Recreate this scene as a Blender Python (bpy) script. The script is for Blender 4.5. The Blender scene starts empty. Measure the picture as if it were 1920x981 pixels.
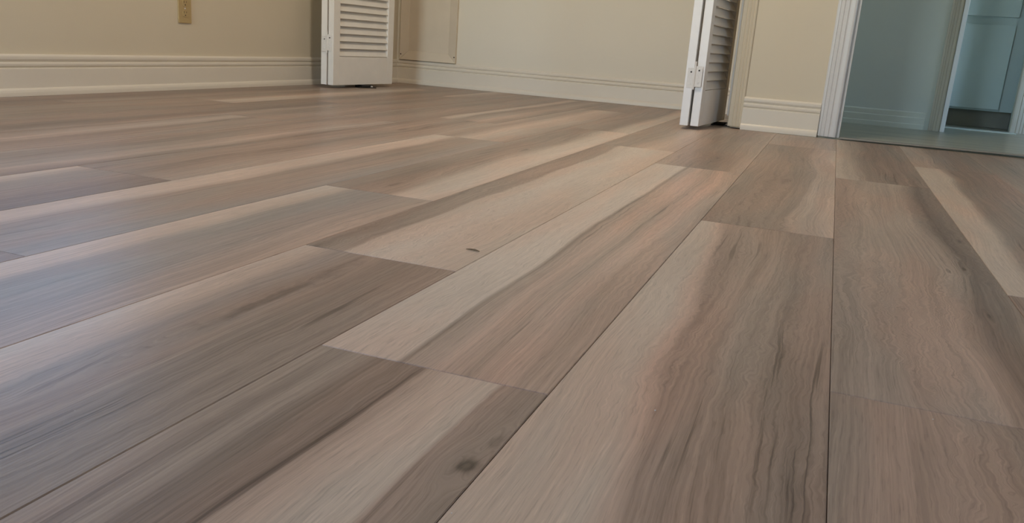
import bpy, bmesh, math, random
from mathutils import Vector, Matrix

# ------------------------------------------------------------------ camera, world, light
sc = bpy.context.scene
COL = sc.collection
sc.view_settings.view_transform = 'Standard'
sc.view_settings.look = 'None'
sc.view_settings.exposure = 1.02
sc.view_settings.gamma = 1.0
sc.view_settings.use_curve_mapping = False

cam_d = bpy.data.cameras.new('camera')
cam = bpy.data.objects.new('camera', cam_d)
COL.objects.link(cam)
cam_d.sensor_width = 36.0
cam_d.lens = 36.0 * 1553.2 / 1920.0
cam_d.clip_start = 0.02
RX = Vector((0.9311026, 0.3578887, 0.0704525))
UP = Vector((-0.1564575, 0.2173844, 0.9634651))
FW = Vector((-0.3294980, 0.9081077, -0.2584016))
m = Matrix.Identity(4)
for i in range(3):
    m[i][0] = RX[i]; m[i][1] = UP[i]; m[i][2] = -FW[i]
m[2][3] = 0.2930
cam.matrix_world = m
sc.camera = cam
sc.cycles.max_bounces = 7
sc.cycles.adaptive_threshold = 0.02
sc.cycles.diffuse_bounces = 4
sc.cycles.glossy_bounces = 3

world = bpy.data.worlds.new('sky'); sc.world = world
world.use_nodes = True
wn = world.node_tree.nodes; wl = world.node_tree.links
bg = wn['Background']
sky = wn.new('ShaderNodeTexSky')
sky.sky_type = 'NISHITA'
sky.sun_disc = False
sky.sun_elevation = math.radians(38)
sky.sun_rotation = math.radians(160)
sky.air_density = 1.0; sky.dust_density = 0.7; sky.ozone_density = 3.5
wl.new(sky.outputs[0], bg.inputs[0])
bg.inputs[1].default_value = 0.95

def portal(name, loc, rot, sx, sy):
    l = bpy.data.lights.new(name, 'AREA'); l.shape = 'RECTANGLE'; l.size = sx; l.size_y = sy
    l.cycles.is_portal = True
    o = bpy.data.objects.new(name, l); COL.objects.link(o); o.location = loc; o.rotation_euler = rot
    return o
portal('window_portal', (-2.50, 1.95, 0.93), (0, -math.pi/2, 0), 0.46, 1.10)
portal('window_portal', (-1.70, -1.63, 1.25), (math.pi/2, 0, 0), 1.00, 2.00)
portal('window_portal', (2.93, 4.15, 1.30), (0, math.pi/2, 0), 1.20, 0.76)
portal('window_portal', (2.59, 3.62, 1.175), (math.pi/2, 0, 0), 0.62, 1.85)
portal('window_portal', (2.13, 0.10, 1.40), (0, math.pi/2, 0), 1.10, 0.90)
FILL_POWER = 13.0
FILL_COLOR = (1.0, 0.81, 0.60)

# ------------------------------------------------------------------ helpers
def s2l(c):
    return tuple(((v/255)/12.92 if v/255 <= 0.04045 else ((v/255+0.055)/1.055)**2.4) for v in c)

def mat_paint(name, rgb, rough=0.5, var=0.03, scale=30.0, bump=0.0, bump_scale=200.0, metallic=0.0):
    mt = bpy.data.materials.new(name); mt.use_nodes = True
    nt = mt.node_tree; b = nt.nodes['Principled BSDF']
    tc = nt.nodes.new('ShaderNodeTexCoord')
    n = nt.nodes.new('ShaderNodeTexNoise'); n.inputs['Scale'].default_value = scale; n.inputs['Detail'].default_value = 3
    nt.links.new(tc.outputs['Object'], n.inputs['Vector'])
    mx = nt.nodes.new('ShaderNodeMix'); mx.data_type = 'RGBA'
    lin = s2l(rgb)
    mx.inputs['A'].default_value = (*[v*(1-var*2) for v in lin], 1)
    mx.inputs['B'].default_value = (*[min(1, v*(1+var*2)) for v in lin], 1)
    nt.links.new(n.outputs['Fac'], mx.inputs['Factor'])
    nt.links.new(mx.outputs['Result'], b.inputs['Base Color'])
    b.inputs['Roughness'].default_value = rough
    b.inputs['Metallic'].default_value = metallic
    if bump > 0:
        n2 = nt.nodes.new('ShaderNodeTexNoise'); n2.inputs['Scale'].default_value = bump_scale; n2.inputs['Detail'].default_value = 2
        nt.links.new(tc.outputs['Object'], n2.inputs['Vector'])
        bp = nt.nodes.new('ShaderNodeBump'); bp.inputs['Strength'].default_value = bump; bp.inputs['Distance'].default_value = 0.001
        nt.links.new(n2.outputs['Fac'], bp.inputs['Height'])
        nt.links.new(bp.outputs['Normal'], b.inputs['Normal'])
    return mt

M = dict(
    wall=mat_paint('wall_cream_paint', (220, 206, 180), 0.6, 0.012, 3.0, 0.15, 160),
    trim=mat_paint('trim_cream_gloss', (231, 220, 201), 0.35, 0.015, 8.0, 0.05, 90),
    door=mat_paint('door_old_white_paint', (238, 231, 220), 0.4, 0.03, 14.0, 0.12, 120),
    closet=mat_paint('back_wall_pale_cream', (230, 220, 200), 0.6, 0.012, 3.0, 0.15, 160),  # back wall only, paler than the other walls
    litdoor=mat_paint('door_paint_lit', (246, 242, 236), 0.4, 0.02, 14.0, 0.12, 120),  # paler copy of the door paint: stronger light on the right door put in
    casing=mat_paint('doorway_white_paint', (216, 213, 208), 0.35, 0.015, 8.0, 0.05, 90),
    ceiling=mat_paint('ceiling_white', (228, 222, 210), 0.8, 0.01, 4.0),
    subfloor=mat_paint('subfloor_dark', (70, 52, 42), 0.8, 0.1, 20.0),
    hallwall=mat_paint('hall_sage_grey_paint', (200, 206, 198), 0.6, 0.012, 3.0, 0.1, 160),
    halltrim=mat_paint('hall_trim_paint', (205, 210, 198), 0.4, 0.015, 8.0),
    hallcase=mat_paint('hall_casing_paint', (190, 184, 168), 0.5, 0.015, 8.0),
    bright=mat_paint('jamb_lit_edge', (240, 242, 242), 0.3, 0.01, 8.0),  # paler than the other hall trim: light on the jamb edge put into colour
    cabinet=mat_paint('cabinet_blue_grey', (204, 220, 219), 0.4, 0.015, 8.0),
    cabdark=mat_paint('cabinet_toe_kick', (150, 146, 134), 0.6, 0.05, 15.0),
    outlet=mat_paint('outlet_almond_plastic', (186, 160, 112), 0.35, 0.02, 40.0),
    dark=mat_paint('slot_dark', (30, 24, 20), 0.7, 0.1, 40.0),
    panel=mat_paint('access_panel_cream', (222, 206, 182), 0.5, 0.03, 10.0, 0.1, 120),
    steel=mat_paint('painted_hinge', (228, 221, 211), 0.4, 0.06, 120.0, 0.1, 150),
    blackmetal=mat_paint('black_bracket', (22, 20, 20), 0.5, 0.1, 60.0),
    strip=mat_paint('transition_strip_grey', (150, 146, 138), 0.35, 0.04, 30.0),
    bark=mat_paint('splinter_wood', (124, 102, 74), 0.7, 0.2, 300.0),
    crumb=mat_paint('pale_crumb', (240, 232, 220), 0.7, 0.05, 300.0),
    frame=mat_paint('window_white', (232, 230, 224), 0.4, 0.01, 8.0),
    ground=mat_paint('lawn_ground', (112, 118, 92), 0.9, 0.15, 2.0),
)

def glass_mat():
    mt = bpy.data.materials.new('window_glass'); mt.use_nodes = True
    nt = mt.node_tree; nt.nodes.clear()
    out = nt.nodes.new('ShaderNodeOutputMaterial'); mx = nt.nodes.new('ShaderNodeMixShader')
    tr = nt.nodes.new('ShaderNodeBsdfTransparent'); gl = nt.nodes.new('ShaderNodeBsdfGlossy')
    gl.inputs['Roughness'].default_value = 0.02
    tr.inputs['Color'].default_value = (0.95, 0.97, 0.96, 1)
    mx.inputs[0].default_value = 0.06
    nt.links.new(tr.outputs[0], mx.inputs[1]); nt.links.new(gl.outputs[0], mx.inputs[2])
    nt.links.new(mx.outputs[0], out.inputs['Surface'])
    return mt
M['glass'] = glass_mat()

def add_box(bm, a, b):
    x0, y0, z0 = a; x1, y1, z1 = b
    v = [bm.verts.new(p) for p in ((x0,y0,z0),(x1,y0,z0),(x1,y1,z0),(x0,y1,z0),(x0,y0,z1),(x1,y0,z1),(x1,y1,z1),(x0,y1,z1))]
    for f in ((0,3,2,1),(4,5,6,7),(0,1,5,4),(1,2,6,5),(2,3,7,6),(3,0,4,7)):
        bm.faces.new([v[i] for i in f])

def add_prism(bm, pts, o, ax, ay, az, length):
    """extrude polygon pts (in ax, ay plane) along az"""
    o = Vector(o); ax = Vector(ax); ay = Vector(ay); az = Vector(az)
    A = [bm.verts.new(o + ax*p[0] + ay*p[1]) for p in pts]
    B = [bm.verts.new(o + ax*p[0] + ay*p[1] + az*length) for p in pts]
    n = len(pts)
    bm.faces.new(A[::-1]); bm.faces.new(B)
    for i in range(n):
        bm.faces.new((A[i], A[(i+1) % n], B[(i+1) % n], B[i]))

def mesh(name, bm, mt, bevel=0.0, segs=2, smooth=False):
    bmesh.ops.recalc_face_normals(bm, faces=bm.faces)
    if bevel > 0:
        bmesh.ops.bevel(bm, geom=bm.edges[:], offset=bevel, segments=segs, affect='EDGES', profile=0.5, clamp_overlap=True)
    me = bpy.data.meshes.new(name); bm.to_mesh(me); bm.free()
    if mt is not None: me.materials.append(mt)
    if smooth:
        for p in me.polygons: p.use_smooth = True
    return me

def obj(name, data, parent=None, loc=None, rotz=None):
    o = bpy.data.objects.new(name, data); COL.objects.link(o)
    if parent is not None: o.parent = parent
    if loc is not None: o.location = loc
    if rotz is not None: o.rotation_euler = (0, 0, rotz)
    return o

def boxes(name, lst, mt, parent=None, bevel=0.0, loc=None):
    bm = bmesh.new()
    for a, b in lst: add_box(bm, a, b)
    return obj(name, mesh(name, bm, mt, bevel), parent, loc)

def struct(o): o['kind'] = 'structure'; return o
def tag(o, label, cat, group=None):
    o['label'] = label; o['category'] = cat
    if group: o['group'] = group
    return o

# ------------------------------------------------------------------ room dimensions (metres)
W = 0.2286            # plank width
LP = 6.9 * W          # plank length
C0 = 0.0402           # X of the seam between row -1 and row 0
XL = -2.492           # face of left wall (baseboard stands proud of it)
XCL = -2.424          # closet left wall face
XCR = -0.36           # closet right wall face
YB = 4.445            # closet back wall face
YP = 3.592            # partition front face
PT = 0.12             # partition thickness
XR = 2.10             # right wall
YREAR = -1.60
ZC = 2.45             # ceiling
DW0, DW1 = 0.036, 0.85   # doorway opening to hall
CO0, CO1 = -2.424, -0.40 # closet opening
HB = 4.60             # hall far wall face

# ------------------------------------------------------------------ floor and its planks
floor = struct(boxes('floor', [((XL-0.05, YREAR-0.05, -0.06), (XR+0.05, YP+0.02, -0.0065)),
                               ((XL-0.05, YP+0.02, -0.06), (-0.02, YB+0.06, -0.0065))], M['subfloor']))

PAL = {
    'W': (214, 197, 183), 'L': (202, 184, 169), 'P': (202, 175, 159), 'T': (182, 163, 149),  # pale tones raised slightly, adding some centre-floor sheen to the wood colour
    'M': (165, 147, 134), 'R': (165, 142, 129), 'D': (151, 134, 122), 'K': (132, 116, 106), 'B': (108, 94, 85),
    'G': (164, 153, 145),
}
HEART = {'W': .15, 'L': .25, 'P': .4, 'T': .75, 'G': .6, 'M': .8, 'R': .9, 'D': 1.0, 'K': 1.0, 'B': 1.0}
def plank_mat(name, stops, seed, figure=0.5, vein=0.5, warp=0.02, knots=(), slant=0.0, vref=0.0):
    """oak-look vinyl plank: colours across the width (sapwood / heartwood), grain lines that all follow one warped coordinate"""
    mt = bpy.data.materials.new(name); mt.use_nodes = True
    nt = mt.node_tree; N = nt.nodes; Lk = nt.links
    b = N['Principled BSDF']
    rnd = random.Random(seed)
    ox, oy, oz = rnd.uniform(-50, 50), rnd.uniform(-50, 50), rnd.uniform(-50, 50)
    tc = N.new('ShaderNodeTexCoord')
    def mth(op, a, c=None, d=None, clamp=False):
        q = N.new('ShaderNodeMath'); q.operation = op; q.use_clamp = clamp
        for i, v in enumerate((a, c, d)):
            if v is None: continue
            if isinstance(v, (int, float)): q.inputs[i].default_value = v
            else: Lk.new(v, q.inputs[i])
        return q.outputs[0]
    def rng(v, a, c, d, e, smooth=True):
        q = N.new('ShaderNodeMapRange'); q.interpolation_type = 'SMOOTHSTEP' if smooth else 'LINEAR'
        Lk.new(v, q.inputs[0])
        for i, x in enumerate((a, c, d, e)): q.inputs[i+1].default_value = x
        return q.outputs[0]
    sep = N.new('ShaderNodeSeparateXYZ'); Lk.new(tc.outputs['Object'], sep.inputs[0])
    U, V = sep.outputs[0], sep.outputs[1]
    def noise(uu, su, sv, k, detail=3, rough=0.55, dist=0.0):
        cb = N.new('ShaderNodeCombineXYZ')
        Lk.new(mth('MULTIPLY_ADD', uu, su, ox+k*7.3), cb.inputs[0])
        Lk.new(mth('MULTIPLY_ADD', V, sv, oy-k*3.1), cb.inputs[1])
        n = N.new('ShaderNodeTexNoise'); n.noise_dimensions = '2D'; n.inputs['Scale'].default_value = 1.0
        n.inputs['Detail'].default_value = detail; n.inputs['Roughness'].default_value = rough
        n.inputs['Distortion'].default_value = dist
        Lk.new(cb.outputs[0], n.inputs['Vector']); return n.outputs['Fac']
    w1 = noise(U, 5, 1.3, 1, 2)
    ug = mth('MULTIPLY_ADD', mth('SUBTRACT', w1, 0.5), warp*3.6, U)
    w2 = noise(U, 28, 17, 2, 3, 0.6)
    fmask = rng(noise(U, 8, 1.6, 9, 1), 0.40, 0.58, 0.12, 1.0)
    wv = mth('MULTIPLY', mth('SUBTRACT', w2, 0.5), mth('MULTIPLY', fmask, 0.030*figure+0.003))
    kd = []
    for kt in knots:
        ku, kv, kr, ks = kt[:4]; asp = kt[4] if len(kt) > 4 else 2.2
        du = mth('DIVIDE', mth('SUBTRACT', U, ku*W), kr)
        dv = mth('DIVIDE', mth('SUBTRACT', V, kv), kr*asp)
        d = mth('POWER', mth('ADD', mth('MULTIPLY', du, du), mth('MULTIPLY', dv, dv)), 0.5)
        bend = mth('MULTIPLY', rng(d, 0.0, 3.2, 1.0, 0.0), kr*1.6)
        sgn = mth('MAXIMUM', mth('MINIMUM', mth('MULTIPLY', du, 1.2), 1.0), -1.0)
        ug = mth('SUBTRACT', ug, mth('MULTIPLY', bend, sgn))
        kd.append((d, ks))
    uc = mth('MULTIPLY_ADD', wv, 0.22, ug)
    ug = mth('ADD', ug, wv)
    un = mth('DIVIDE', uc, W)
    if slant: un = mth('SUBTRACT', un, mth('MULTIPLY', mth('SUBTRACT', V, vref*LP), slant/LP))
    cr = N.new('ShaderNodeValToRGB'); cr.color_ramp.interpolation = 'LINEAR'
    el = cr.color_ramp.elements
    while len(el) < len(stops): el.new(0.5)
    for e, (p, c) in zip(el, stops):
        e.position = p; e.color = (*s2l(PAL[c]), HEART[c])
    Lk.new(un, cr.inputs[0])
    heart = cr.outputs['Alpha']
    # growth lines: contours of the warped coordinate
    st = noise(ug, 75, 0.9, 3, 4, 0.62)
    f = mth('MULTIPLY_ADD', rng(st, 0.30, 0.70, -1, 1), mth('MULTIPLY', heart, 0.105), 1.0)
    fi = noise(ug, 300, 3.0, 12, 2, 0.6)
    f = mth('MULTIPLY', f, mth('MULTIPLY_ADD', rng(fi, 0.32, 0.68, -1, 1), mth('MULTIPLY_ADD', heart, 0.06, 0.045), 1.0))
    # tonal drift along the plank
    f = mth('MULTIPLY', f, rng(noise(U, 6, 1.8, 13, 2), 0.3, 0.7, 0.95, 1.05))
    # dark veins in heartwood
    ve = noise(uc, 130, 2.4, 5, 3, 0.6)
    ve2 = noise(U, 9, 2.0, 6, 2)
    vmask = mth('MULTIPLY', mth('MULTIPLY', rng(ve, 0.60, 0.70, 0, 1), rng(ve2, 0.44, 0.60, 0, 1)), rng(heart, 0.45, 0.85, 0.1, 1.0))
    f = mth('MULTIPLY', f, mth('SUBTRACT', 1.0, mth('MULTIPLY', vmask, 0.50*vein)))
    # short pores and pale ticks
    po = noise(ug, 620, 26, 7, 2, 0.5)
    f = mth('MULTIPLY', f, rng(po, 0.58, 0.72, 1.0, 0.84))
    f = mth('MULTIPLY', f, rng(po, 0.28, 0.40, 1.10, 1.0))
    for d, ks in kd:
        ring = mth('MULTIPLY_ADD', mth('SINE', mth('MULTIPLY', mth('ADD', d, mth('MULTIPLY', w2, 1.2)), 8.0)), 0.14, 0.86)
        d2 = mth('ADD', mth('MULTIPLY_ADD', mth('SUBTRACT', st, 0.5), 1.3, d), mth('MULTIPLY', mth('SUBTRACT', w2, 0.5), 1.8))
        f = mth('MULTIPLY', f, mth('SUBTRACT', 1.0, mth('MULTIPLY', rng(d2, 0.15, 1.2, ks, 0.0), ring)))
    hue = noise(U, 9, 1.5, 11, 2)
    tint = N.new('ShaderNodeMix'); tint.data_type = 'RGBA'
    tint.inputs['A'].default_value = (1.04, 0.985, 0.955, 1); tint.inputs['B'].default_value = (0.97, 1.005, 1.01, 1)
    Lk.new(rng(hue, 0.38, 0.62, 0, 1), tint.inputs['Factor'])
    v1 = N.new('ShaderNodeVectorMath'); v1.operation = 'MULTIPLY'
    Lk.new(cr.outputs[0], v1.inputs[0]); Lk.new(tint.outputs['Result'], v1.inputs[1])
    v2 = N.new('ShaderNodeVectorMath'); v2.operation = 'SCALE'
    Lk.new(v1.outputs[0], v2.inputs[0]); Lk.new(f, v2.inputs['Scale'])
    Lk.new(v2.outputs[0], b.inputs['Base Color'])
    b.inputs['Roughness'].default_value = 0.38
    b.inputs['Specular IOR Level'].default_value = 0.30
    bp = N.new('ShaderNodeBump'); bp.inputs['Strength'].default_value = 0.15; bp.inputs['Distance'].default_value = 0.0005
    Lk.new(noise(U, 500, 22, 14, 0), bp.inputs['Height']); Lk.new(bp.outputs[0], b.inputs['Normal'])
    return mt

def plank_mesh(length):
    g, ch, dz, th = 0.0003, 0.0008, 0.0008, 0.006
    bm = bmesh.new()
    x0, x1, y0, y1 = g, W-g, g, length-g
    rings = []
    for (i, z) in ((0, -th), (0, -dz), (ch, 0)):
        rings.append([bm.verts.new(p) for p in ((x0+i, y0+i, z), (x1-i, y0+i, z), (x1-i, y1-i, z), (x0+i, y1-i, z))])
    for a, c in zip(rings, rings[1:]):
        for k in range(4): bm.faces.new((a[k], a[(k+1) % 4], c[(k+1) % 4], c[k]))
    bm.faces.new(rings[-1]); bm.faces.new(rings[0][::-1])
    me = mesh('plank', bm, None)
    me.materials.append(None)
    return me
PMESH = {}

# one joint position (in plank widths from the camera) per row
JOINT = {-11: 1.9, -10: 4.0, -9: 5.7, -8: 2.6, -7: 3.9, -6: 5.19, -5: 3.05, -4: 5.86, -3: 4.115, -2: 2.775,
         -1: 6.606, 0: 3.39, 1: 5.59, 2: 2.2, 3: 4.6, 4: 6.0, 5: 3.3, 6: 5.2, 7: 2.5, 8: 4.3}
# across-the-plank colours of the planks that show best: (row, n): n = 0 ends at the joint above, 1 begins there, 2 the next
HERO = {
    (0, 0): dict(s=[(0, 'M'), (.3, 'T'), (.6, 'M'), (.8, 'M'), (1, 'T')], figure=.7, vein=.15, warp=.015),
    (0, 1): dict(s=[(0, 'M'), (.25, 'T'), (.5, 'T'), (.60, 'T'), (.68, 'T'), (.75, 'M'), (.84, 'K'), (1, 'D')], figure=1.0, vein=.5,
                 knots=[(.834, .635, .004, .6, 5), (.722, .606, .003, .45, 5), (.81, .368, .004, .5, 5), (.928, .871, .004, .5, 5)]),
    (0, 2): dict(s=[(0, 'L'), (.25, 'T'), (.45, 'D'), (.8, 'D'), (1, 'M')], figure=.5, vein=.7),
    (1, 0): dict(s=[(0, 'R'), (.3, 'D'), (1, 'D')], figure=.5, vein=.6),
    (1, 1): dict(s=[(0, 'L'), (.22, 'L'), (.34, 'D'), (.6, 'D'), (1, 'R')], figure=.3, vein=1.0, slant=.05),
    (1, 2): dict(s=[(0, 'T'), (.25, 'T'), (.45, 'D'), (1, 'D')], figure=.3, vein=.8),
    (2, 0): dict(s=[(0, 'D'), (.5, 'M'), (1, 'D')], figure=.3, vein=.6),
    (2, 1): dict(s=[(0, 'D'), (.3, 'M'), (.5, 'D'), (1, 'M')], figure=.3, vein=.8),
    (-1, 0): dict(s=[(0, 'L'), (.12, 'L'), (.19, 'P'), (.24, 'R'), (.5, 'M'), (.68, 'D'), (.85, 'M'), (1, 'M')], figure=.5, vein=.9, warp=.016, slant=-.36, vref=1.0),
    (-1, 1): dict(s=[(0, 'M'), (.3, 'D'), (.62, 'D'), (.74, 'T'), (.88, 'T'), (1, 'L')], figure=1.0, vein=.5, knots=[(.5, .657, .012, .2, 4)]),
    (-1, 2): dict(s=[(0, 'T'), (.4, 'M'), (1, 'T')], figure=.4, vein=.5),
    (-2, 0): dict(s=[(0, 'T'), (.14, 'M'), (.2, 'T'), (.28, 'D'), (.42, 'D'), (.455, 'K'), (.47, 'T'), (.6, 'L'), (.80, 'L'), (.82, 'R'), (1, 'D')], figure=.15, vein=.8, warp=.010,
                  knots=[(.945, 1.432, .0100, .80, 1.7), (.97, 1.475, .006, .35, 3)]),
    (-2, 1): dict(s=[(0, 'W'), (.34, 'W'), (.375, 'D'), (.40, 'T'), (.55, 'P'), (.68, 'T'), (.80, 'P'), (.90, 'T'), (1, 'T')], figure=.35, vein=1.0, warp=.014),
    (-2, 2): dict(s=[(0, 'T'), (.3, 'M'), (.5, 'D'), (.8, 'M'), (1, 'T')], figure=.8, vein=.5, knots=[(.571, .27, .013, .35, 3)]),
    (-3, 0): dict(s=[(0, 'W'), (.14, 'L'), (.25, 'G'), (.42, 'M'), (.6, 'D'), (1, 'M')], figure=.25, vein=.9, warp=.016, slant=-.2, vref=1.0, knots=[(.46, 1.36, .013, .42, 9)]),  # greyed and darkened: part of the bluish floor sheen put into colour
    (-3, 1): dict(s=[(0, 'D'), (.15, 'M'), (.25, 'M'), (.28, 'L'), (.5, 'W'), (1, 'L')], figure=.9, vein=.3),
    (-3, 2): dict(s=[(0, 'M'), (.4, 'M'), (.7, 'L'), (1, 'T')], figure=.4, vein=.5),
    (-4, 0): dict(s=[(0, 'W'), (.2, 'L'), (.32, 'G'), (.7, 'G'), (1, 'T')], figure=.2, vein=.5),
    (-4, 1): dict(s=[(0, 'M'), (.25, 'D'), (.5, 'M'), (.62, 'L'), (.9, 'W'), (1, 'L')], figure=.3, vein=.8, knots=[(.445, .831, .006, .4, 5), (.4, .10, .006, .3, 6)]),
    (-4, 2): dict(s=[(0, 'M'), (.6, 'D'), (.8, 'L'), (1, 'L')], figure=.2, vein=.5),
    (-5, 0): dict(s=[(0, 'D'), (.5, 'M'), (1, 'D')], figure=.2, vein=.5),
    (-5, 1): dict(s=[(0, 'L'), (.20, 'L'), (.32, 'M'), (.7, 'M'), (1, 'G')], figure=.2, vein=.5),
    (-5, 2): dict(s=[(0, 'T'), (.25, 'M'), (.45, 'L'), (.8, 'T'), (1, 'M')], figure=.2, vein=.5),
    (-6, 0): dict(s=[(0, 'L'), (.2, 'M'), (.6, 'D'), (1, 'K')], figure=.2, vein=.7),
    (-6, 1): dict(s=[(0, 'D'), (.3, 'M'), (.55, 'D'), (.7, 'M'), (1, 'T')], figure=.2, vein=.9, knots=[(.465, 1.112, .008, .45, 6)]),
    (-6, 2): dict(s=[(0, 'D'), (.2, 'L'), (.35, 'D'), (.7, 'T'), (1, 'D')], figure=.2, vein=.5),
    (-7, 1): dict(s=[(0, 'M'), (.3, 'D'), (.6, 'M'), (.8, 'T'), (1, 'D')], figure=.2, vein=.5),
    (-8, 1): dict(s=[(0, 'D'), (.3, 'T'), (.5, 'D'), (1, 'M')], figure=.2, vein=.5),
    (-9, 1): dict(s=[(0, 'D'), (.4, 'D'), (.7, 'K'), (1, 'M')], figure=.2, vein=.6),
    (-10, 1): dict(s=[(0, 'D'), (.4, 'M'), (.7, 'D'), (1, 'D')], figure=.2, vein=.5),
    (-11, 1): dict(s=[(0, 'D'), (.5, 'K'), (1, 'D')], figure=.2, vein=.5),
}
SETS = [[(0, 'M'), (.3, 'D'), (.6, 'M'), (1, 'D')], [(0, 'L'), (.25, 'T'), (.5, 'M'), (1, 'D')],
        [(0, 'D'), (.4, 'M'), (.7, 'L'), (1, 'T')], [(0, 'D'), (.5, 'K'), (.8, 'M'), (1, 'D')]]
GEN = [dict(s=s, figure=.4, vein=.7) for s in SETS]
GENM = [plank_mat('plank_oak_mixed', g['s'], 900+i, g['figure'], g['vein']) for i, g in enumerate(GEN)]
pr = random.Random(7)
for row in range(-11, 9):
    x = C0 + row*W
    yend = YB+0.02 if row <= -2 else YP-0.028
    j = JOINT[row]*W
    k = 0
    while j > YREAR: j -= LP; k -= 1
    n = k
    while j < yend:
        a, c = max(j, YREAR+0.002), min(j+LP, yend)
        if c - a > 0.01:
            key = round(c-a, 4)
            if key not in PMESH: PMESH[key] = plank_mesh(c-a)
            # shift so that the grain coordinate starts at the plank's own true start
            o = obj('plank', PMESH[key], floor, (x, a, 0.0))
            idx = n + 1
            h = HERO.get((row, idx))
            mt = plank_mat('plank_oak', h['s'], 100+row*11+idx, h.get('figure', .4), h.get('vein', .5), h.get('warp', .02),
                           h.get('knots', ()), h.get('slant', 0.0), h.get('vref', 0.0)) if h else pr.choice(GENM)
            o.material_slots[0].link = 'OBJECT'
            o.material_slots[0].material = mt
        j += LP; n += 1

# ------------------------------------------------------------------ walls, ceiling
def wall_panel(name, along, const, thick, a0, a1, z0, z1, holes, mt):
    """wall as boxes around rectangular holes; along 'x' or 'y', const = room face coordinate, thick signed"""
    cuts = sorted({a0, a1, *[h[0] for h in holes], *[h[1] for h in holes]})
    cuts = [c for c in cuts if a0 <= c <= a1]
    lst = []
    for p, q in zip(cuts, cuts[1:]):
        mid = (p+q)/2
        hs = [h for h in holes if h[0] <= mid <= h[1]]
        segs = [(z0, z1)]
        for h in hs:
            ns = []
            for s0, s1 in segs:
                if h[2] > s0: ns.append((s0, min(s1, h[2])))
                if h[3] < s1: ns.append((max(s0, h[3]), s1))
            segs = ns
        for s0, s1 in segs:
            c0, c1 = sorted((const, const+thick))
            lst.append(((p, c0, s0), (q, c1, s1)) if along == 'x' else ((c0, p, s0), (c1, q, s1)))
    return struct(boxes(name, lst, mt))

wall_panel('wall_left', 'y', XL, -0.12, YREAR-0.12, YP+0.26, 0, ZC, [(1.40, 2.50, 0.70, 1.16)], M['wall'])
wall_panel('wall_closet_left', 'y', XCL, -0.19, YP+0.26, YB+0.12, 0, ZC, [], M['wall'])
wall_panel('wall_back', 'x', YB, 0.10, XCL, XCR+0.10, 0, ZC, [], M['closet'])
wall_panel('wall_closet_right', 'y', XCR, 0.10, YP+PT, YB, 0, ZC, [], M['wall'])
wall_panel('wall_front', 'x', YP, PT, CO1+0.018, 3.07, 0.004, ZC, [(DW0, DW1, 0, 2.05), (2.28, 2.90, 0.25, 2.10)], M['wall'])
wall_panel('wall_closet_header', 'x', YP, PT, XL, CO1+0.018, 2.06, ZC, [], M['wall'])
wall_panel('wall_right', 'y', XR, 0.12, YREAR-0.12, YP, 0, ZC, [(-0.35, 0.55, 0.85, 1.95)], M['wall'])
wall_panel('wall_rear', 'x', YREAR, -0.12, XL, XR, 0, ZC, [(-2.20, -1.20, 0.25, 2.25)], M['wall'])
struct(boxes('ceiling', [((XL-0.12, YREAR-0.12, ZC), (3.2, 6.2, ZC+0.1))], M['ceiling']))

# hall beyond the doorway
struct(boxes('floor_hall', [((-0.25, YP-0.012, -0.06), (3.05, 6.1, 0.0))], None)) if False else None
wall_panel('wall_hall_far', 'x', HB, 0.10, XCR+0.10, 0.515, 0, ZC, [], M['hallwall'])
wall_panel('wall_hall_post', 'x', 5.06, 0.10, 0.905, 2.95, 0, ZC, [], M['hallwall'])
wall_panel('wall_hall_end', 'y', 2.95, 0.12, YP, 6.1, 0, ZC, [(3.77, 4.53, 0.70, 1.90)], M['hallwall'])
wall_panel('wall_far_room_back', 'x', 5.95, 0.10, 0.40, 2.95, 0, ZC, [], M['hallwall'])
wall_panel('wall_far_room_left', 'y', 0.515, -0.10, HB+0.10, 6.0, 0, ZC, [], M['hallwall'])

def hall_floor_mat():
    mt = bpy.data.materials.new('hall_pale_wood_floor'); mt.use_nodes = True
    nt = mt.node_tree; b = nt.nodes['Principled BSDF']
    tc = nt.nodes.new('ShaderNodeTexCoord'); mp = nt.nodes.new('ShaderNodeMapping'); mp.inputs['Scale'].default_value = (1.6, 26, 1)
    n = nt.nodes.new('ShaderNodeTexNoise'); n.inputs['Scale'].default_value = 1; n.inputs['Detail'].default_value = 4
    cr = nt.nodes.new('ShaderNodeValToRGB')
    cr.color_ramp.elements[0].position = 0.3; cr.color_ramp.elements[0].color = (*s2l((128, 126, 110)), 1)
    cr.color_ramp.elements[1].position = 0.7; cr.color_ramp.elements[1].color = (*s2l((176, 172, 152)), 1)
    nt.links.new(tc.outputs['Object'], mp.inputs[0]); nt.links.new(mp.outputs[0], n.inputs['Vector'])
    nt.links.new(n.outputs['Fac'], cr.inputs[0]); nt.links.new(cr.outputs[0], b.inputs['Base Color'])
    b.inputs['Roughness'].default_value = 0.3
    return mt
struct(boxes('floor_hall', [((-0.25, YP-0.010, -0.06), (3.05, 6.1, 0.004))], hall_floor_mat()))
struct(boxes('trim_1', [((0.515, 4.92, 0.003), (0.905, 5.00, 0.009))], M['halltrim'], bevel=0.002))

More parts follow.
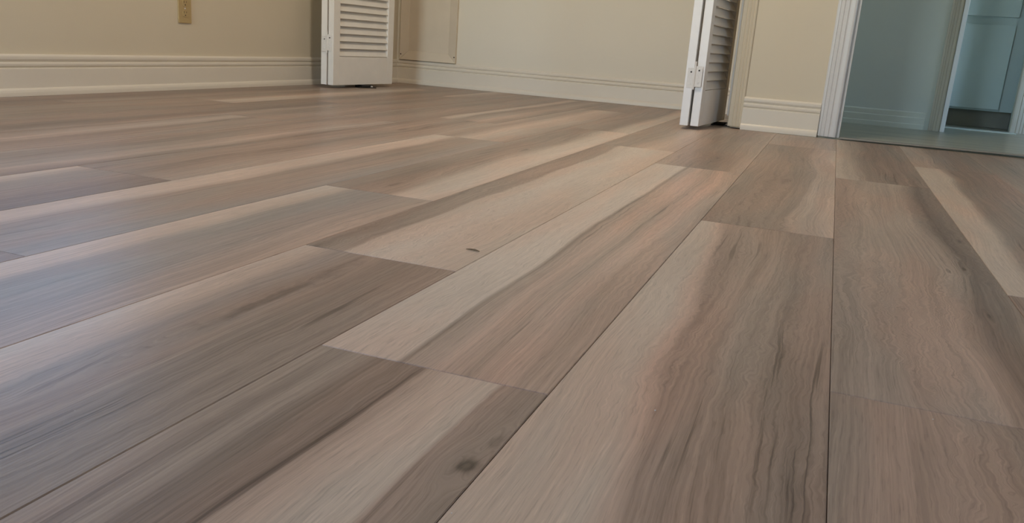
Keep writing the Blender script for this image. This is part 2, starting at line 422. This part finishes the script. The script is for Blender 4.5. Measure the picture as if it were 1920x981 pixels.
# ------------------------------------------------------------------ baseboards
BP = [(0, .134), (.005, .134), (.0095, .1315), (.0115, .127), (.0115, .119), (.0095, .114), (.0065, .1115), (.0065, .110),
      (.0115, .1085), (.013, .104), (.0125, .0975), (.010, .094), (.0075, .0925), (.0075, .091), (.0145, .089),
      (.0150, .087), (.0150, .026), (.0185, .0245), (.0215, .020), (.0235, .013), (.0240, .006), (.0240, .0005), (0, .0005)]
def baseboard(name, start, run, out, length, mt=None, prof=BP):
    bm = bmesh.new(); add_prism(bm, prof, start, out, (0, 0, 1), run, length)
    return struct(obj(name, mesh(name, bm, mt or M['trim'])))
baseboard('baseboard_left', (XL, YREAR, 0), (0, 1, 0), (1, 0, 0), YP+0.26-YREAR)
baseboard('baseboard_closet_left', (XCL, YP+0.26, 0), (0, 1, 0), (1, 0, 0), YB-YP-0.26)
baseboard('baseboard_back', (XCL, YB, 0), (1, 0, 0), (0, -1, 0), XCR-XCL)
baseboard('baseboard_closet_right', (XCR, YP+PT, 0), (0, 1, 0), (-1, 0, 0), YB-YP-PT)
baseboard('baseboard_front', (-0.338, YP, 0), (1, 0, 0), (0, -1, 0), 0.301)
baseboard('baseboard_front_right', (DW1+0.07, YP, 0), (1, 0, 0), (0, -1, 0), XR-DW1-0.07)
baseboard('baseboard_right', (XR, YREAR, 0), (0, 1, 0), (-1, 0, 0), YP-YREAR)
baseboard('baseboard_rear', (XL, YREAR, 0), (1, 0, 0), (0, 1, 0), XR-XL)
HP = [(0, .088), (.006, .087), (.010, .083), (.010, .062), (.013, .058), (.013, .030), (.016, .026), (.016, .0045), (0, .0045)]
baseboard('baseboard_hall', (XCR+0.10, HB, 0), (1, 0, 0), (0, -1, 0), 0.70, M['halltrim'], HP)

# ------------------------------------------------------------------ casings and jambs
CP = [(0, 0), (0, .006), (.004, .009), (.010, .010), (.013, .008), (.016, .010), (.024, .013), (.027, .011), (.031, .014), (.040, .017), (.044, .0145), (.048, .017), (.060, .019), (.066, .018), (.070, .012), (.070, 0)]
def casing(name, x, width, flip, z0, z1, y=YP, mt=None, side=-1):
    """vertical moulding; thin edge at x, thick edge at x+-width"""
    k = width/0.070
    pts = [(p[0]*k*(-1 if flip else 1), p[1]) for p in CP]
    bm = bmesh.new(); add_prism(bm, pts, (x, y, z0), (1, 0, 0), (0, side, 0), (0, 0, 1), z1-z0)
    return struct(obj(name, mesh(name, bm, mt or M['casing'])))
casing('trim_2', -0.037, 0.073, False, 0.006, 2.12)                       # doorway left casing, thick edge at the opening
casing('trim_3', DW1+0.073, 0.073, True, 0.006, 2.12)
casing('trim_4', -0.336, 0.056, True, 0.010, 2.12, mt=M['wall'])          # closet casing
struct(boxes('trim_5', [((-0.037, YP-0.019, 2.05), (DW1+0.073, YP, 2.12))], M['casing'], bevel=0.004))
struct(boxes('trim_6', [((CO1-0.0, YP-0.002, 0.050), (CO1+0.018, YP+PT, 2.05))], M['casing'], bevel=0.0015))   # closet side jamb
struct(boxes('trim_8', [((DW0, YP-0.001, 0.004), (DW0+0.012, YP+PT+0.002, 2.05))], M['casing'], bevel=0.001))  # doorway jambs
struct(boxes('trim_9', [((DW1-0.012, YP-0.001, 0.004), (DW1, YP+PT+0.002, 2.05))], M['casing'], bevel=0.001))
struct(boxes('trim_10', [((CO0, YP+0.03, 2.035), (CO1, YP+0.09, 2.06))], M['trim'], bevel=0.002))              # bifold track
# transition strip in the doorway
bm = bmesh.new()
add_prism(bm, [(-.026, .0), (-.026, .0025), (-.022, .0042), (0, .0055), (.024, .0045), (.026, .003), (.026, .0)], (0, 0, 0), (0, 1, 0), (0, 0, 1), (1, 0, 0), DW1-DW0-0.03)
strip = struct(obj('trim_11', mesh('trim_11', bm, M['strip']), None, (DW0+0.014, YP-0.008, 0.0042)))
strip.rotation_euler = (0, -0.0065, 0)
# hall door casing and post casing
casing('trim_12', 0.462, 0.051, False, 0.004, 2.1, y=HB, mt=M['hallcase'])
struct(boxes('trim_13', [((0.513, HB-0.024, 0.004), (0.533, HB+0.10, 2.1))], M['bright'], bevel=0.002))
casing('trim_14', 0.965, 0.075, True, 0.004, 2.1, y=5.06, mt=M['hallcase'])

# ------------------------------------------------------------------ windows (out of frame, they light the room)
def window(name, wall, a0, a1, z0, z1):
    def P(a, d, z):
        return {'left': (XL-d, a, z), 'rear': (a, YREAR-d, z), 'hall': (2.95+d, a, z), 'right': (XR+d, a, z), 'hallrear': (a, YP+PT-d, z)}[wall]
    def bx(nm, a, b, da, db, za, zb, mt, par):
        p, q = P(a, da, za), P(b, db, zb)
        lo = tuple(min(u, v) for u, v in zip(p, q)); hi = tuple(max(u, v) for u, v in zip(p, q))
        return boxes(nm, [(lo, hi)], mt, par, 0.002)
    f = 0.045
    lo_hi = []
    bm = bmesh.new()
    for (a, b, za, zb) in ((a0, a0+f, z0, z1), (a1-f, a1, z0, z1), (a0+f, a1-f, z0, z0+f), (a0+f, a1-f, z1-f, z1)):
        p, q = P(a, 0.03, za), P(b, 0.10, zb)
        add_box(bm, tuple(min(u, v) for u, v in zip(p, q)), tuple(max(u, v) for u, v in zip(p, q)))
    root = struct(obj(name, mesh(name, bm, M['frame'])))
    zm = (z0+z1)/2
    bx('meeting_rail', a0+f, a1-f, 0.04, 0.08, zm-0.02, zm+0.02, M['frame'], root)
    bx('window_sill', a0-0.04, a1+0.04, -0.03, 0.02, z0-0.03, z0, M['frame'], root)
    for za, zb in ((z0+f, zm-0.02), (zm+0.02, z1-f)):
        bx('pane', a0+f, a1-f, 0.058, 0.062, za, zb, M['glass'], root)
    return root
window('window_1', 'left', 1.40, 2.50, 0.70, 1.16)
window('window_2', 'rear', -2.20, -1.20, 0.25, 2.25)
window('added_hall_window', 'hall', 3.77, 4.53, 0.70, 1.90)  # unseen window, added to give the hall cool daylight
window('added_right_window', 'right', -0.35, 0.55, 0.85, 1.95)  # unseen window, added to brighten surfaces that face right
window('added_hall_rear_window', 'hallrear', 2.28, 2.90, 0.25, 2.10)  # unseen window, added to light the hall and the cabinet front
struct(boxes('ground', [((-40, -40, -0.5), (40, 40, -0.35))], M['ground']))

# ------------------------------------------------------------------ louvered bifold doors
LEN, TH, STL, RAIL, HD = 0.497, 0.032, 0.050, 0.137, 2.00
PITCH = 0.0355
def leaf_frame_mesh(mt):
    bm = bmesh.new()
    add_box(bm, (0, 0, 0), (TH, STL, HD)); add_box(bm, (0, LEN-STL, 0), (TH, LEN, HD))
    add_box(bm, (0, STL, 0), (TH, LEN-STL, RAIL)); add_box(bm, (0, STL, 0.98), (TH, LEN-STL, 1.07)); add_box(bm, (0, STL, HD-0.09), (TH, LEN-STL, HD))
    return mesh('leaf', bm, mt, 0.0012, 1)
def slat_mesh(mt):
    # local origin at the lower outer edge; the outer face is +X; upper edge leans inwards
    bm = bmesh.new()
    a = math.radians(27); w, t = 0.041, 0.006
    dx, dz = -math.sin(a)*w, math.cos(a)*w
    nx, nz = -math.cos(a)*t, -math.sin(a)*t
    add_prism(bm, [(0, 0.002), (-0.001, 0), (nx, nz*0.2), (dx+nx, dz+nz), (dx, dz)], (0, STL, 0), (1, 0, 0), (0, 0, 1), (0, 1, 0), LEN-2*STL)
    return mesh('slat', bm, mt)

def hinge_parts(root, xa, xb, z0, z1, y):
    """one hinge: two plates meeting at a knuckle, screws as sub-parts. root-local coordinates (y towards closet)"""
    mid = (xa+xb)/2
    for (p, q, zz) in ((xa, mid-0.002, (z0, z1-0.012)), (mid+0.002, xb, (z0+0.006, z1-0.004))):
        pl = boxes('hinge_plate', [((p, y-0.0022, zz[0]), (q, y+0.0005, zz[1]))], M['steel'], root, 0.0006)
        for s in (0.2, 0.8):
            bm = bmesh.new()
            bmesh.ops.create_cone(bm, cap_ends=True, segments=10, radius1=0.0032, radius2=0.0026, depth=0.002,
                                  matrix=Matrix.Translation(((p+q)/2, y-0.0030, zz[0]+(zz[1]-zz[0])*s)) @ Matrix.Rotation(math.pi/2, 4, 'X'))
            obj('screw', mesh('screw', bm, M['dark'] if s > .5 else M['steel']), pl)
    bm = bmesh.new()
    bmesh.ops.create_cone(bm, cap_ends=True, segments=12, radius1=0.0035, radius2=0.0035, depth=z1-z0+0.018,
                          matrix=Matrix.Translation((mid, y-0.002, (z0+z1)/2+0.004)))
    obj('hinge_knuckle', mesh('hinge_knuckle', bm, M['steel']), root)
def bifold(label, pB, dB, pA, dA, hz, mt):
    """pB: front outer (+X) corner of the leaf whose face shows; pA: front -X corner of the other leaf"""
    LEAF, SLAT = leaf_frame_mesh(mt), slat_mesh(mt)
    root = obj('bifold_door', None, loc=((pA[0]+pB[0])/2, min(pA[1], pB[1]), 0.015))
    tag(root, label, 'door', None)
    rl = root.location
    def leaf(origin, ang, inner):
        lf = obj('leaf', LEAF, root, (origin[0]-rl.x, origin[1]-rl.y, 0), ang)
        for zlo, zhi in ((RAIL, 0.98), (1.07, HD-0.09)):
            n = int((zhi-zlo)/PITCH)
            for i in range(n):
                o = obj('slat', SLAT, lf, (TH-0.002, 0, zlo+0.0022+i*PITCH))
                if inner:   # outer face of this leaf looks the other way
                    o.location = (0.002, LEN, zlo+0.0022+i*PITCH); o.rotation_euler = (0, 0, math.pi)
        return lf
    aB = -math.atan2(dB[0], dB[1])
    ox = (pB[0] - math.cos(aB)*TH, pB[1] - math.sin(aB)*TH)
    leaf(ox, aB, False)
    aA = -math.atan2(dA[0], dA[1])
    leaf(pA, aA, True)
    y = min(ox[1], pB[1], pA[1]) - rl.y
    for h in hz:
        hinge_parts(root, pA[0]-rl.x+0.008, pB[0]-rl.x-0.008, h[0]-0.015, h[1]-0.015, y+0.0015)
    return root
HZ = [(0.172, 0.258), (0.96, 1.05), (1.76, 1.85)]
bifold('cream louvered bifold door folded beside the left wall', (-2.285, 3.552), (.109, .994), (-2.357, 3.556), (0.0, 1.0), HZ, M['door'])
bifold('off-white louvered bifold door folded at the right end of closet', (-0.474, 3.325), (.082, .997), (-0.546, 3.318), (-0.015, 1.0), [(0.160, 0.248), (0.96, 1.05), (1.76, 1.85)], M['litdoor'])

# black floor brackets under the bifold pivots
def bracket(label, x, y, rz, w=0.10):
    root = obj('pivot_bracket', None, loc=(x, y, 0), rotz=rz)
    tag(root, label, 'bracket')
    bm = bmesh.new(); add_box(bm, (-w/2, -0.022, 0.0004), (w/2, 0.022, 0.004)); add_box(bm, (-w/2, 0.018, 0.004), (w/2, 0.022, 0.0135))
    obj('base_plate', mesh('base_plate', bm, M['blackmetal'], 0.0006, 1), root)
    bm = bmesh.new(); add_box(bm, (-w*0.28, -0.014, 0.004), (w*0.22, 0.014, 0.0120))
    obj('socket', mesh('socket', bm, M['blackmetal'], 0.002, 2), root)
    bm = bmesh.new(); bmesh.ops.create_cone(bm, cap_ends=True, segments=12, radius1=0.006, radius2=0.005, depth=0.006, matrix=Matrix.Translation((w*0.36, 0, 0.007)))
    obj('adjusting_screw', mesh('adjusting_screw', bm, M['steel']), root)
bracket('black metal pivot bracket on floor under the left bifold door', -2.245, 3.795, 1.1)
bracket('black metal pivot bracket on floor beside closet jamb', -0.432, 3.685, 0.0, 0.075)

# ------------------------------------------------------------------ wall outlet
def outlet(y0, y1, z0):
    cy = (y0+y1)/2; w = (y1-y0); h = 0.115
    root = obj('wall_outlet', None, loc=(XL, cy, z0)); tag(root, 'almond duplex wall outlet on the left wall', 'outlet')
    boxes('cover_plate', [((0.0002, -w/2, 0), (0.0055, w/2, h))], M['outlet'], root, 0.0016)
    for zc in (0.0375, 0.0775):
        bm = bmesh.new()
        pts = []
        for i in range(20):
            t = 2*math.pi*i/20
            pts.append((max(-0.0135, min(0.0135, 0.0172*math.cos(t))), 0.0172*math.sin(t)*0.82))
        add_prism(bm, pts, (0.005, 0, zc), (0, 1, 0), (0, 0, 1), (1, 0, 0), 0.0025)
        r = obj('receptacle', mesh('receptacle', bm, M['outlet']), root)
        boxes('slot', [((0.0073, -0.0070, zc+0.001), (0.0077, -0.0050, zc+0.009))], M['dark'], r)
        boxes('slot', [((0.0073, 0.0050, zc+0.002), (0.0077, 0.0070, zc+0.008))], M['dark'], r)
        bm = bmesh.new(); bmesh.ops.create_cone(bm, cap_ends=True, segments=10, radius1=0.0026, radius2=0.0026, depth=0.0006,
                                                matrix=Matrix.Translation((0.0075, 0, zc-0.0065)) @ Matrix.Rotation(math.pi/2, 4, 'Y'))
        obj('ground_hole', mesh('ground_hole', bm, M['dark']), r)
    bm = bmesh.new(); bmesh.ops.create_cone(bm, cap_ends=True, segments=12, radius1=0.0032, radius2=0.0028, depth=0.0012,
                                            matrix=Matrix.Translation((0.0058, 0, h/2)) @ Matrix.Rotation(math.pi/2, 4, 'Y'))
    obj('screw', mesh('screw', bm, M['steel']), root)
outlet(2.745, 2.818, 0.263)

# ------------------------------------------------------------------ access panel on the closet back wall
def access_panel():
    x0, x1, z0, z1 = -2.398, -2.040, 0.136, 0.62
    f = 0.050; d = 0.020
    root = obj('access_panel', None, loc=((x0+x1)/2, YB, z0)); tag(root, 'framed cream access panel low on closet back wall', 'access panel')
    cx = (x0+x1)/2; w = (x1-x0)/2; h = z1-z0
    def bar(a, b, c, e):
        bm = bmesh.new()
        pts = [a, b, c, e]
        lo = [bm.verts.new((p[0], -0.0005, p[1])) for p in pts]
        # outer edge thin, inner edge proud
        hi = [bm.verts.new((p[0], -dd, p[1])) for p, dd in zip(pts, (d, d, d*0.35, d*0.35))]
        bm.faces.new(lo); bm.faces.new(hi[::-1])
        for i in range(4): bm.faces.new((lo[i], lo[(i+1) % 4], hi[(i+1) % 4], hi[i]))
        return obj('frame_bar', mesh('frame_bar', bm, M['panel'], 0.0012, 1), root)
    g = 0.0006
    bar((-w, 0), (w, 0), (w-f-g, f), (-w+f+g, f))
    bar((w, 0+g), (w, h-g), (w-f, h-f-g), (w-f, f+g))
    bar((w, h), (-w, h), (-w+f+g, h-f), (w-f-g, h-f))
    bar((-w, h-g), (-w, g), (-w+f, f+g), (-w+f, h-f-g))
    boxes('panel_board', [((-w+f-0.004, -0.003, f-0.004), (w-f+0.004, -0.0008, h-f+0.004))], M['panel'], root)
    for sx in (-1, 1):
        for z in (0.030 if sx < 0 else 0.034, h-0.03):
            bm = bmesh.new(); bmesh.ops.create_cone(bm, cap_ends=True, segments=10, radius1=0.004, radius2=0.0032, depth=0.0018,
                                                    matrix=Matrix.Translation((sx*(w-0.008), -d+0.0008, z)) @ Matrix.Rotation(math.pi/2, 4, 'X'))
            obj('screw', mesh('screw', bm, M['subfloor']), root)
access_panel()

# ------------------------------------------------------------------ cabinet in the room beyond the hall
def cabinet():
    x0, x1, yf = 0.53, 0.93, 5.27
    root = obj('base_cabinet', None, loc=(x0, yf, 0)); tag(root, 'blue-grey base cabinet seen through the far hall opening', 'cabinet')
    w = x1-x0
    boxes('body', [((0, 0.0, 0.096), (w, 0.56, 0.86))], M['cabinet'], root, 0.0015)
    boxes('toe_kick', [((0.0, 0.045, 0.005), (w, 0.060, 0.0955))], M['cabdark'], root)
    def front(name, a, b, za, zb):
        bm = bmesh.new()
        add_box(bm, (a, -0.019, za), (b, -0.0005, zb))
        o = obj(name, mesh(name, bm, M['cabinet'], 0.002, 2), root)
        return o
    front('door', 0.066, 0.325, 0.107, 0.552)
    front('drawer', 0.066, 0.330, 0.594, 0.74)
    boxes('worktop', [((-0.01, -0.03, 0.8605), (w+0.0, 0.58, 0.90))], M['halltrim'], root, 0.004)
cabinet()

# ------------------------------------------------------------------ small things on the floor
def splinter():
    bm = bmesh.new()
    n = 9
    prev = None
    L = 0.021
    rings = []
    for i in range(n):
        t = i/(n-1)
        r = 0.0011*(0.55+0.9*math.sin(math.pi*min(1, t*1.05)))*(1.0 if t < .6 else 1.25)
        cx = (t-.5)*L; cz = 0.0011+0.0005*math.sin(t*3.0); cy = 0.0012*math.sin(t*4)
        rings.append([bm.verts.new((cx, cy+r*math.cos(a), max(0.0002, cz+r*0.7*math.sin(a)))) for a in [2*math.pi*k/6 for k in range(6)]])
    for a, c in zip(rings, rings[1:]):
        for k in range(6): bm.faces.new((a[k], a[(k+1) % 6], c[(k+1) % 6], c[k]))
    bm.faces.new(rings[0][::-1]); bm.faces.new(rings[-1])
    o = obj('wood_splinter', mesh('wood_splinter', bm, M['bark'], smooth=True), None, (-0.441, 1.050, 0.0002), 0.0)
    tag(o, 'small brown wood splinter lying on the plank floor', 'splinter')
splinter()
def crumb(x, y, r, label, seed):
    bm = bmesh.new(); bmesh.ops.create_icosphere(bm, subdivisions=2, radius=r)
    rr = random.Random(seed)
    for v in bm.verts:
        v.co *= rr.uniform(0.7, 1.2); v.co.z = v.co.z*0.6
    zmin = min(v.co.z for v in bm.verts)
    for v in bm.verts: v.co.z -= zmin
    tag(obj('debris_crumb', mesh('debris_crumb', bm, M['crumb']), None, (x, y, 0.0002)), label, 'crumb', 'pale crumbs on the floor')
crumb(-0.098, 0.649, 0.00075, 'tiny pale crumb on the pink-toned plank, centre right of floor', 1)
crumb(-0.184, 0.429, 0.00060, 'tiny pale crumb on floor nearest the bottom edge', 2)
crumb(0.125, 0.755, 0.00070, 'tiny pale crumb on the right plank below its end joint', 3)
crumb(-0.494, 0.424, 0.00045, 'tiny pale crumb on the bluish plank at left', 4)

# ------------------------------------------------------------------ added ceiling lamp (out of frame, warm fill for the room)
lamp = obj('fill_lamp', None, loc=(-0.8, 2.3, ZC)); tag(lamp, 'added round ceiling lamp, unseen, for warm fill light', 'lamp')
bm = bmesh.new(); bmesh.ops.create_cone(bm, cap_ends=True, segments=32, radius1=0.16, radius2=0.17, depth=0.03, matrix=Matrix.Translation((0, 0, -0.015)))
obj('fill_lamp_base', mesh('fill_lamp_base', bm, M['frame']), lamp)
bm = bmesh.new()
for k in range(32):
    a0, a1 = 2*math.pi*k/32, 2*math.pi*(k+1)/32
    q = [(r*math.cos(a), r*math.sin(a), z) for a in (a0, a1) for r, z in ((0.172, -0.03), (0.160, -0.062), (0.150, -0.060), (0.158, -0.03))]
    v = [bm.verts.new(p) for p in q]
    for i in range(4):
        bm.faces.new((v[i], v[(i+1) % 4], v[4+(i+1) % 4], v[4+i]))
bmesh.ops.remove_doubles(bm, verts=bm.verts, dist=1e-5)
obj('fill_lamp_rim', mesh('fill_lamp_rim', bm, M['frame']), lamp)
ld = bpy.data.lights.new('fill_light', 'AREA'); ld.shape = 'DISK'; ld.size = 0.28; ld.energy = FILL_POWER; ld.color = FILL_COLOR
lo = bpy.data.objects.new('fill_light', ld); COL.objects.link(lo); lo.parent = lamp; lo.location = (0, 0, -0.05)
